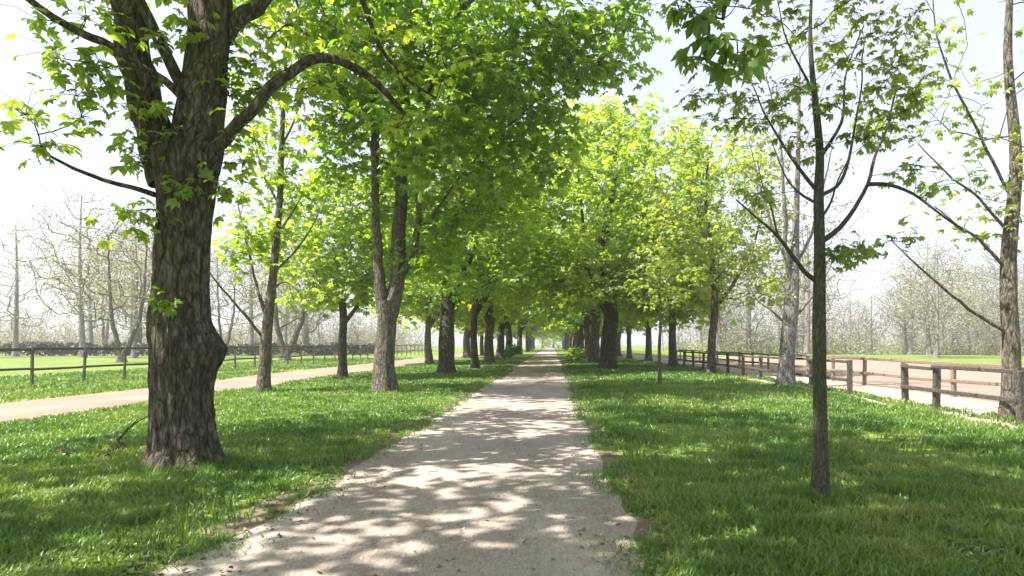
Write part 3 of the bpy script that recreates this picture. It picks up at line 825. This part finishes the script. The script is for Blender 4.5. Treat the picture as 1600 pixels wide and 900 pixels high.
# ------------------------------------------------------------------ far avenue trees: prototypes and copies
protos = []
specs = [('leafy_tree', -5.1, 52.0, 16.5, 5.4, 4.0, 0.40, M['bright'], G_LI, 'leafy tree in the left row just beyond the slim reddish dark trunk'),
         ('leafy_tree', 3.4, 52.0, 16.5, 6.2, 4.0, 0.42, M['lush'], G_RI, 'leafy tree right of the path directly behind the thick dark trunk'),
         ('leafy_tree', 8.3, 44.0, 12.5, 4.0, 3.4, 0.30, M['bright'], G_RO, 'light green tree of the outer right row behind the olive tree')]
for k, (nm, x, y, h, rad, zb, r0, mat, grp, lab) in enumerate(specs):
    protos.append(row_tree(nm, lab, x, y, h, rad, zb, r0, 190, 13, 0.95, 0.38, mat, M['bark_pale'], grp, 60 + k, tip=0.016, rmin=0.02))
rng = np.random.default_rng(77)
def far_row(x0, ys, picks, labs, group):
    for k, y in enumerate(ys):
        p = protos[picks[k % len(picks)]]
        s = rng.uniform(0.9, 1.08)
        lab = labs[k] if k < len(labs) else labs[-1]
        copy_thing(p, p.name.split('.')[0], lab, (x0 + rng.normal(0, 0.25), y + rng.normal(0, 0.6), 0), rng.random() * 6.28, (s, s, s * rng.uniform(0.92, 1.06)), group)
far_row(-5.2, [64, 76, 92, 128, 141, 155, 172, 190], [0, 1, 0, 2],
        ['leafy tree in the left row, first in front of the dark shrub', 'leafy tree in the left row standing at the dark shrub', 'leafy tree in the left row, first one beyond the dark shrub',
         'small distant tree lining the left side of the path towards the vanishing point'], G_LI)
far_row(3.5, [64, 76, 88, 100, 126, 142, 158, 175, 195], [1, 0, 2, 1],
        ['leafy tree right of the path, second one behind the thick dark trunk', 'leafy tree right of the path, third one behind the thick dark trunk', 'leafy tree right of the path, fourth one behind the thick dark trunk',
         'small distant tree lining the right side of the path towards the vanishing point'], G_RI)
far_row(-9.4, [48, 60, 72, 85, 122, 146], [2, 2, 0],
        ['tree with thin pale trunk in outer left row, just left of the stout third trunk', 'tree in outer left row seen between the third and fourth trunks',
         'one of the distant trees of the outer left row along the sandy track'], G_LO)
far_row(8.4, [57, 69, 82, 95, 110, 126, 144], [2, 2, 1],
        ['light green tree of the outer right row between the sapling and the thick dark trunk', 'tree of the outer right row seen just right of the thick dark trunk',
         'one of the distant trees of the outer right row by the fence'], G_RO)

for k, (x, y) in enumerate([(-3.6, 238), (0.4, 246), (3.9, 240)]):
    copy_thing(protos[k % 3], protos[k % 3].name.split('.')[0], 'tiny bright tree closing the far end of the path at the vanishing point', (x, y, 0), 2.1 * k, (0.95, 0.95, 0.8), 'trees closing the end of the path')

# ------------------------------------------------------------------ shrub, fallen wood
def shrub(label, x, y, r, h, mat, seed, n=26):
    rng = np.random.default_rng(seed)
    base = np.array([x, y, 0.0])
    sk = Skeleton(seed)
    sk.stem([base, base + (0, 0, h * 0.2), base + (0.03, 0, h * 0.5)], [0.05, 0.04, 0.02], 0.1)
    A = ellipsoid(rng, base + (0, 0, h * 0.5), (r, r, h * 0.5), n, 0.2)
    sk.grow(A, bf=0.2, step=0.3)
    root = finish_tree('shrub', label, 'shrub', base, sk, [], M['bark'], None, trunk_sides=6, bump=0, seed=seed, tip=0.006, flare=0)
    add_leaves(root, base, TRI, 'tri', scatter_leaves(rng, A, 30, 0.35, 0.2), mat, 0)
shrub('low dark green shrub at the foot of the distant left row trees', -4.9, 73.5, 1.3, 1.5, M['lush'], 81)
shrub('low yellowish shrub at the foot of the right row trees beside the path', 2.3, 62.0, 0.9, 1.1, M['bright'], 82)
shrub('tall bright green bush closing the left half of the path end at the vanishing point', -2.6, 232, 2.6, 5.0, M['bright'], 84, 60)
shrub('tall bright green bush closing the right half of the path end at the vanishing point', 2.2, 233, 2.8, 5.4, M['bright'], 85, 60)

def fallen(label, pts, r, seed, twigs):
    rng = np.random.default_rng(seed)
    P = [np.array([p[0], p[1], p[2]]) for p in pts]
    base = np.array([P[0][0], P[0][1], 0])
    root = thing('fallen_branch', label, 'branch', tuple(base))
    k = len(P)
    a, b = resample(P, [r * (1 - 0.6 * j / (k - 1)) for j in range(k)], 0.06)
    V, Q = tube(a, b, 8, bump=0.3, seed=seed)
    link('stem', make_mesh('stem', V - base, [Q], smooth=True), M['stick'], root)
    for t in range(twigs):
        i = rng.integers(1, len(a) - 2)
        d = rng.normal(0, 1, 3); d[2] = abs(d[2]) * 0.6; d /= np.linalg.norm(d)
        L = rng.uniform(0.25, 0.6)
        q = [a[i], a[i] + d * L * 0.5 + rng.normal(0, 0.03, 3), a[i] + d * L + rng.normal(0, 0.05, 3)]
        V, Q = tube(q, [r * 0.4, r * 0.3, r * 0.12], 5)
        link('twig', make_mesh('twig', V - base, [Q], smooth=True), M['stick'], root)
fallen('crooked fallen branch lying in the grass left of the big old trunk', [at(165, 684, 10.4), at(182, 692, 10.1), at(196, 697, 9.9), at(186, 706, 9.55), at(168, 712, 9.4), at(140, 722, 9.0)], 0.05, 91, 5)
fallen('dark fallen bough half hidden in grass at the left photo edge', [at(90, 708, 9.3), at(118, 712, 9.2), at(138, 714, 9.1), at(158, 722, 8.75)], 0.09, 92, 6)

# ------------------------------------------------------------------ hedge beyond the left field, broad-leaved weeds
def hedge():
    rng = np.random.default_rng(141)
    base = np.array([-50.0, 86.0, 0.0])
    root = thing('hedge', 'long low dark hedge across the far side of the left field', 'hedge', tuple(base))
    n = 5200
    P = np.stack([rng.uniform(-40, 27, n), rng.normal(0, 0.4, n), 0.1 + 1.45 * rng.random(n) ** 0.7], 1)
    P[:, 2] *= 0.85 + 0.3 * noise2(P[:, 0] * 0.5, P[:, 0] * 0, 3)
    P[:, 1] += 2.0 * np.sin(P[:, 0] * 0.05)
    d = rng.normal(0, 1, (n, 3)); up = np.array([0, -0.4, 1.0]) + rng.normal(0, 0.5, (n, 3))
    o = link('foliage', leaves_mesh('foliage', TRI, P, frames(d, up), rng.uniform(0.3, 0.5, n), rng.random(n) * 0.4), M['hedge'], root); o['kind'] = 'stuff'
    parts = []
    for x in np.arange(-40, 27, 0.55):
        p = np.array([x, 2.0 * math.sin(x * 0.05), -0.05])
        q = p + (rng.normal(0, 0.3), rng.normal(0, 0.1), 1.3)
        parts.append(tube([p, (p + q) / 2 + rng.normal(0, 0.06, 3), q], [0.05, 0.035, 0.015], 4))
    V, Q = merge(parts)
    o = link('stems', make_mesh('stems', V, [Q]), M['bark'], root); o['kind'] = 'stuff'
hedge()

def weeds(n, seed):
    rng = np.random.default_rng(seed)
    e = -0.6
    y = (3.0 ** e + rng.random(n) * (26 ** e - 3.0 ** e)) ** (1 / e)
    left = rng.random(n) < 0.5
    x = np.where(left, path_l(y) - 0.1 - rng.random(n) ** 1.4 * 5.5, path_r(y) + 0.1 + rng.random(n) ** 1.2 * 6.0)
    c = noise2(x * 0.9 + 3, y * 0.9, seed)
    k = rng.random(n) < np.clip((c - 0.42) * 4, 0, 1)
    C = np.stack([x[k], y[k], np.full(k.sum(), 0.035)], 1)
    P, R, S, T = scatter_leaves(rng, C, 6, 0.07, 0.055, flat=0.2, droop=0.05)
    P[:, 2] = np.maximum(P[:, 2], 0.015)
    o = link('weeds', leaves_mesh('weeds', ONE, P, R, S, T), M['weed']); o['kind'] = 'stuff'
weeds(5200, 142)

# ------------------------------------------------------------------ fences
def box(c, s):
    c = np.asarray(c); s = np.asarray(s) / 2
    b = 0.012
    V = []
    for zz, ins in ((-s[2], b), (-s[2] + b, 0), (s[2] - b, 0), (s[2], b)):
        for sx, sy in ((-1, -1), (1, -1), (1, 1), (-1, 1)):
            V.append(c + (sx * (s[0] - ins), sy * (s[1] - ins), zz))
    F = [(3, 2, 1, 0), (12, 13, 14, 15)]
    for l in range(3):
        for k in range(4):
            F.append((l * 4 + k, l * 4 + (k + 1) % 4, l * 4 + 4 + (k + 1) % 4, l * 4 + 4 + k))
    return np.array(V), np.array(F)

def fence(label, x, ys, post_h, post_w, rails, mat, seed, group, gaps=()):
    rng = np.random.default_rng(seed)
    root = thing('rail_fence', label, 'fence', (x, ys[0], 0), group)
    pm = make_mesh('post', *[(v, [f]) for v, f in [box((0, 0, post_h / 2 - 0.15), (post_w, post_w, post_h + 0.3))]][0])
    cache = {}
    for y in ys:
        o = link('post', pm, mat, root, (rng.normal(0, 0.015), y - ys[0], rng.normal(0, 0.025)))
        o.rotation_euler = (rng.normal(0, 0.022), rng.normal(0, 0.022), rng.normal(0, 0.08))
    for y0, y1 in zip(ys[:-1], ys[1:]):
        if any(abs((y0 + y1) / 2 - gq) < (y1 - y0) * 0.5 for gq in gaps): continue
        for z, hh in rails:
            L = y1 - y0
            key = (round(L, 2), hh)
            if key not in cache:
                v, f = box((0, 0, 0), (0.05, L - 0.01, hh)); cache[key] = make_mesh('rail', v, [f])
            o = link('rail', cache[key], mat, root, (-post_w / 2 - 0.028, (y0 + y1) / 2 - ys[0], z + rng.normal(0, 0.018)))
            o.rotation_euler = (rng.normal(0, 0.009), rng.normal(0, 0.03), 0)
fence('long dark two rail fence beyond the sandy track on the left', -19.0, [10.9 + 2.5 * k for k in range(36)], 1.45, 0.075, [(1.40, 0.11), (0.66, 0.09)], M['wood'], 1, 'two rail wooden fences')
ysA = [12.6, 15.45, 16.8, 19.9, 22.9, 25.7, 28.5, 31.0, 33.7, 36.5, 39.3, 42.1, 44.9, 47.7]
fence('dark brown two rail fence nearest on the right, with a gap', 9.25, ysA, 1.08, 0.13, [(1.02, 0.085), (0.47, 0.095)], M['wood'], 2, 'two rail wooden fences', gaps=(18.35,))
fence('pale pinkish two rail fence at the sand paddock, behind the dark right fence', 12.05, [16.45 + 2.75 * k for k in range(17)], 1.06, 0.11, [(1.0, 0.10), (0.48, 0.10)], M['wood_pale'], 3, 'two rail wooden fences')

# ------------------------------------------------------------------ background: bare trees and woods
bare = []
def bare_tree(name, label, x, y, h, rad, zb, r0, n, seed, group, fork2=False, per=9):
    rng = np.random.default_rng(seed)
    base = np.array([x, y, 0.0]); sk = Skeleton(seed)
    if fork2:
        sk.stem([base, base + (0, 0, 0.5)], [r0 * 1.2, r0], 0.3)
        sk.stem([base + (0, 0, 0.3), base + (-0.5, 0, 2), base + (-0.9, 0, 4.5), base + (-1.2, 0, h * 0.85)], [r0 * 0.8, r0 * .65, r0 * .5, r0 * .15], 0.5)
        sk.stem([base + (0, 0, 0.3), base + (0.9, 0, 2.2), base + (1.7, 0, 4.8), base + (2.2, 0, h * 0.8)], [r0 * 0.8, r0 * .65, r0 * .5, r0 * .15], 0.5)
    else:
        sk.stem([base, base + (0.1, 0, zb), base + (0.2, 0.1, (h + zb) / 2), base + (0.1, 0, h * 0.95)], [r0, r0 * .8, r0 * .5, r0 * .12], 0.6)
    A = ellipsoid(rng, base + (0, 0, (h + zb) / 2), (rad, rad, (h - zb) / 2), n, 0.3)
    sk.grow(A, minz=zb * 0.6, bf=0.2, step=0.7, lift=-0.05)
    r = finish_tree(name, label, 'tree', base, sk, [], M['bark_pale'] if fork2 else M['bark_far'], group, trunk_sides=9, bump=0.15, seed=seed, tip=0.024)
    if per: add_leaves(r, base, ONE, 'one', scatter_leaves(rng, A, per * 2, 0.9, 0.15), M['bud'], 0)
    return r
GB_L, GB_R = 'bare trees in the fields on the left', 'bare trees beyond the paddock on the right'
b0 = bare_tree('bare_tree', 'bare forked tree behind the left fence, left of the big old trunk', -37.0, 55.0, 13, 5.0, 3, 0.3, 220, 101, GB_L, True)
b1 = bare_tree('bare_tree', 'bare v-shaped tree behind the left fence, right of the thin sparse tree', -24.6, 59.0, 14, 5.0, 3, 0.42, 220, 102, GB_L, True)
b2 = bare_tree('bare_tree', 'tall thin bare tree among the pale trees beyond the right paddock', 42.0, 70.0, 12, 4.2, 2.5, 0.25, 200, 103, GB_R)
b3 = bare_tree('bare_tree', 'spreading bare brownish tree beyond the paddock, behind the grey bare tree', 27.0, 68.0, 15, 6, 2.5, 0.35, 240, 104, GB_R)
bl = 'one of the pale bare trees in the hazy belt beyond the left fence'
br = 'one of the pale bare trees in the hazy belt beyond the right paddock'
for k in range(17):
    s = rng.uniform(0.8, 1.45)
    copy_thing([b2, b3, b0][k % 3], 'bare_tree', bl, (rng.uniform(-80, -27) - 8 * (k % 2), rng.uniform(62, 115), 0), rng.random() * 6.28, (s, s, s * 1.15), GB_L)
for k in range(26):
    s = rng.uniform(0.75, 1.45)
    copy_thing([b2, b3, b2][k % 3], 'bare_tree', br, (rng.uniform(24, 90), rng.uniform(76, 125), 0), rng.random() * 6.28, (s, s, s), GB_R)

def wood(name, x0, x1, y0, y1, n, h, seed):
    rng = np.random.default_rng(seed)
    parts = []; C = []
    for k in range(n):
        x, y = rng.uniform(x0, x1), rng.uniform(y0, y1)
        hh = h * rng.uniform(0.3, 1.0) * (0.45 + 1.1 * float(noise2(x * 0.06, y * 0.03, seed)))
        p = np.array([x, y, -0.1])
        if k % 2 == 0:
            parts.append(tube([p, p + (rng.normal(0, .3), 0, hh * .5), p + (rng.normal(0, .8), 0, hh)], [0.10, 0.07, 0.02], 4))
        for j in range(9):
            z = hh * rng.uniform(0.1, 0.9); d = rng.normal(0, 1, 3) * (1, 1, 0.3); d[2] = abs(d[2]) + 0.6
            q = p + (0, 0, z)
            parts.append(tube([q, q + d * 0.9, q + d * 1.9 + (0, 0, .3)], [0.04, 0.03, 0.01], 3))
            C.append(q + d * 1.3)
    V, Q = merge(parts)
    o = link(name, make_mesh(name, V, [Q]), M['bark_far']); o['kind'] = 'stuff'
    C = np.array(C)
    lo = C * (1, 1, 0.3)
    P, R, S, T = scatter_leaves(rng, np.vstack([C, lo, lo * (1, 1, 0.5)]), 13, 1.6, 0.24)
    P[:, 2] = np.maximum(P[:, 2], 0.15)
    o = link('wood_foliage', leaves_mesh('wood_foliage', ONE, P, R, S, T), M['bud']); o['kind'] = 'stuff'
wood('distant_wood', -150, -26, 98, 150, 460, 9, 111)
wood('distant_wood', 24, 160, 92, 145, 500, 8.5, 112)

# ------------------------------------------------------------------ grass and stones
def grass(name, n, y0, y1, pw, xr, seed, hmul=1.0):
    rng = np.random.default_rng(seed)
    u = rng.random(n)
    e = 1 - pw
    y = (y0 ** e + u * (y1 ** e - y0 ** e)) ** (1 / e)
    lo, hi = xr
    x = lo(y) + (hi(y) - lo(y)) * rng.random(n)
    # clumping: drop blades where the clump noise is low
    c = noise2(x * 3.1, y * 3.1, seed) * 0.6 + noise2(x * 0.8, y * 0.8, seed + 1) * 0.4
    edge = np.minimum(np.abs(x - path_l(y)), np.abs(x - path_r(y)))
    wear = np.clip((edge - 0.05) / (0.12 + 0.5 * noise2(x * 1.7 + 40, y * 1.7, seed + 3)), 0.04, 1)
    bare_ = np.clip((noise2(x * 0.9 + 11, y * 0.9, seed + 8) - 0.16) / 0.12, 0.15, 1)
    keep = rng.random(n) < np.clip(0.25 + 1.3 * c, 0, 1) * wear * bare_
    x, y, c, wear = x[keep], y[keep], c[keep], wear[keep]
    n = len(x)
    h = (0.03 + 0.11 * c * c + rng.random(n) * 0.05) * (0.45 + 0.55 * wear) * hmul * (1 + y * 0.004)
    w = (0.0035 + 0.0007 * y) * rng.uniform(0.7, 1.4, n)
    a = rng.random(n) * 2 * math.pi
    b = a + rng.normal(0, 0.9, n)
    lean = h * rng.uniform(0.15, 0.9, n)
    px, py = np.cos(a) * w, np.sin(a) * w
    lx, ly = -np.sin(b) * lean, np.cos(b) * lean
    z0 = np.full(n, -0.005)
    V = np.stack([np.stack([x - px, y - py, z0], 1), np.stack([x + px, y + py, z0], 1),
                  np.stack([x + px * .7 + lx * .4, y + py * .7 + ly * .4, h * .62], 1), np.stack([x - px * .7 + lx * .4, y - py * .7 + ly * .4, h * .62], 1),
                  np.stack([x + lx, y + ly, h * 0.95], 1)], 1).reshape(-1, 3)
    k = np.arange(n)[:, None] * 5
    Q = k + np.array([[0, 1, 2, 3]]); T3 = k + np.array([[3, 2, 4]])
    dry = noise2(x * 0.35, y * 0.35, seed + 5)
    dry_dapple = noise2(x * 1.5 + 7, y * 1.5, seed + 6)  # smaller patches: dry grass plus light and dark dapples put into the tint
    t = np.clip(0.46 + 0.55 * (dry - 0.5) + 0.6 * (dry_dapple - 0.5) + 0.35 * (1 - wear) + rng.normal(0, 0.16, n), 0, 1)
    o = link(name, make_mesh(name, V, [Q, T3], tint=np.concatenate([t, t])), M['grass']); o['kind'] = 'stuff'
grass('grass', 210000, 2.4, 60, 1.5, (lambda y: np.maximum(ltrack_r(y) , -1.0 * y - 1.0), lambda y: path_l(y) + 0.03), 121)
grass('grass', 230000, 2.4, 60, 1.5, (lambda y: path_r(y) - 0.03, lambda y: np.minimum(rtrack_l(y), 0.85 * y + 1.0)), 122, 1.15)
grass('meadow_grass', 5000, 11, 48, 1.4, (lambda y: 8.75 + 0.5 * noise2(y * 0.6, y * 0, 51), lambda y: 9.3 + 0.8 * noise2(y * 0.5, y * 0 + 3, 52)), 128, 1.3)
grass('meadow_grass', 40000, 14, 70, 1.4, (lambda y: -26 + 0 * y, lambda y: ltrack_l(y)), 123, 1.2)

def base_tufts(seed):
    rng = np.random.default_rng(seed)
    X = []
    for bx, by, r, n in [(-4.66, 8.1, 0.45, 4200), (2.7, 6.45, 0.08, 800), (-5.33, 20.5, 0.42, 900), (8.57, 23.5, 0.38, 600), (-9.5, 29, 0.25, 300), (-9.5, 21, 0.25, 300), (-5.45, 33, 0.5, 500)]:
        a = rng.random(n) * 6.28; d = r + rng.exponential(0.10, n) * (1 + r)
        X.append(np.stack([bx + d * np.cos(a), by + d * np.sin(a), np.full(n, by)], 1))
    X = np.vstack(X); n = len(X); x, y = X[:, 0], X[:, 1]
    h = rng.uniform(0.06, 0.2, n); w = 0.0035 + 0.0006 * y
    a = rng.random(n) * 6.28; l = h * rng.uniform(0.2, 0.9, n); b = rng.random(n) * 6.28
    V = np.stack([np.stack([x - np.cos(a) * w, y - np.sin(a) * w, 0 * x], 1), np.stack([x + np.cos(a) * w, y + np.sin(a) * w, 0 * x], 1), np.stack([x + np.cos(b) * l, y + np.sin(b) * l, h], 1)], 1).reshape(-1, 3)
    o = link('base_grass', make_mesh('base_grass', V, [np.arange(3 * n).reshape(-1, 3)], tint=np.clip(rng.normal(0.45, 0.2, n), 0, 1)), M['grass']); o['kind'] = 'stuff'
base_tufts(127)

def edge_grass(n, seed):
    # tufts that creep over the path's margins
    rng = np.random.default_rng(seed)
    e = -0.5
    y = (2.6 ** e + rng.random(n) * (40 ** e - 2.6 ** e)) ** (1 / e)
    side = rng.random(n) < 0.5
    off = rng.exponential(0.09, n) - 0.12
    c = noise2(y * 2.2, side * 9.0, seed)
    keep = rng.random(n) < np.clip(c * 1.8 - 0.35, 0, 1)
    y, side, off = y[keep], side[keep], off[keep]; n = len(y)
    x = np.where(side, path_l(y) + off, path_r(y) - off)
    h = rng.uniform(0.025, 0.08, n); w = 0.004 + 0.0006 * y
    a = rng.random(n) * 6.28; l = h * rng.uniform(0.3, 1.2, n); b = rng.random(n) * 6.28
    V = np.stack([np.stack([x - np.cos(a) * w, y - np.sin(a) * w, 0 * x], 1), np.stack([x + np.cos(a) * w, y + np.sin(a) * w, 0 * x], 1), np.stack([x + np.cos(b) * l, y + np.sin(b) * l, h], 1)], 1).reshape(-1, 3)
    T3 = np.arange(3 * n).reshape(-1, 3)
    o = link('edge_grass', make_mesh('edge_grass', V, [T3], tint=np.clip(rng.normal(0.5, 0.2, n), 0, 1)), M['grass']); o['kind'] = 'stuff'
edge_grass(26000, 125)

def litter(n, seed):
    rng = np.random.default_rng(seed)
    e = -0.7
    y = (2.7 ** e + rng.random(n) * (26 ** e - 2.7 ** e)) ** (1 / e)
    x = np.where(rng.random(n) < 0.6, path_l(y) + rng.normal(0, 0.35, n), np.where(rng.random(n) < 0.5, path_r(y) + rng.normal(0, 0.3, n), rng.uniform(-2.6, 0.6, n)))
    d = rng.normal(0, 1, (n, 3)) * (1, 1, 0.15); up = np.array([0, 0, 1.0]) + rng.normal(0, 0.3, (n, 3))
    P = np.stack([x, y, rng.uniform(0.012, 0.03, n)], 1)
    o = link('leaf_litter', leaves_mesh('leaf_litter', ONE, P, frames(d, up), rng.uniform(0.02, 0.055, n), np.zeros(n)), M['litter']); o['kind'] = 'stuff'
litter(1500, 126)

def pebbles(n, seed):
    rng = np.random.default_rng(seed)
    e = -0.6
    y = (2.6 ** e + rng.random(n) * (22 ** e - 2.6 ** e)) ** (1 / e)
    x = path_l(y) + (path_r(y) - path_l(y)) * rng.random(n)
    s = rng.uniform(0.004, 0.012, n) * (1 + (rng.random(n) < 0.03) * 1.6)
    oct_ = np.array([[1, 0, 0], [0, 1, 0], [-1, 0, 0], [0, -1, 0], [0, 0, 0.7], [0, 0, -0.5]], float)
    F = np.array([[0, 1, 4], [1, 2, 4], [2, 3, 4], [3, 0, 4], [1, 0, 5], [2, 1, 5], [3, 2, 5], [0, 3, 5]])
    J = oct_[None] * (1 + rng.normal(0, 0.25, (n, 6, 3)))
    V = J * s[:, None, None] + np.stack([x, y, np.full(n, 0.006)], 1)[:, None, :]
    Fa = (F[None] + (np.arange(n) * 6)[:, None, None]).reshape(-1, 3)
    o = link('gravel', make_mesh('gravel', V.reshape(-1, 3), [Fa]), M['stone']); o['kind'] = 'stuff'
pebbles(9000, 131)

# ------------------------------------------------------------------ air
def haze():
    v, f = box((0, 0, 17), (1860, 1860, 36))
    m = bpy.data.materials.new('haze'); m.use_nodes = True
    nt = m.node_tree; nt.nodes.clear()
    out = nt.nodes.new('ShaderNodeOutputMaterial')
    pv = nt.nodes.new('ShaderNodeVolumePrincipled')
    pv.inputs['Color'].default_value = (0.97, 0.98, 1.0, 1)
    pv.inputs['Density'].default_value = 0.0009
    pv.inputs['Anisotropy'].default_value = 0.2
    nt.links.new(pv.outputs[0], out.inputs['Volume'])
    o = link('haze', make_mesh('haze', v, [f[:2], f[2:]]), m); o['kind'] = 'stuff'
haze()
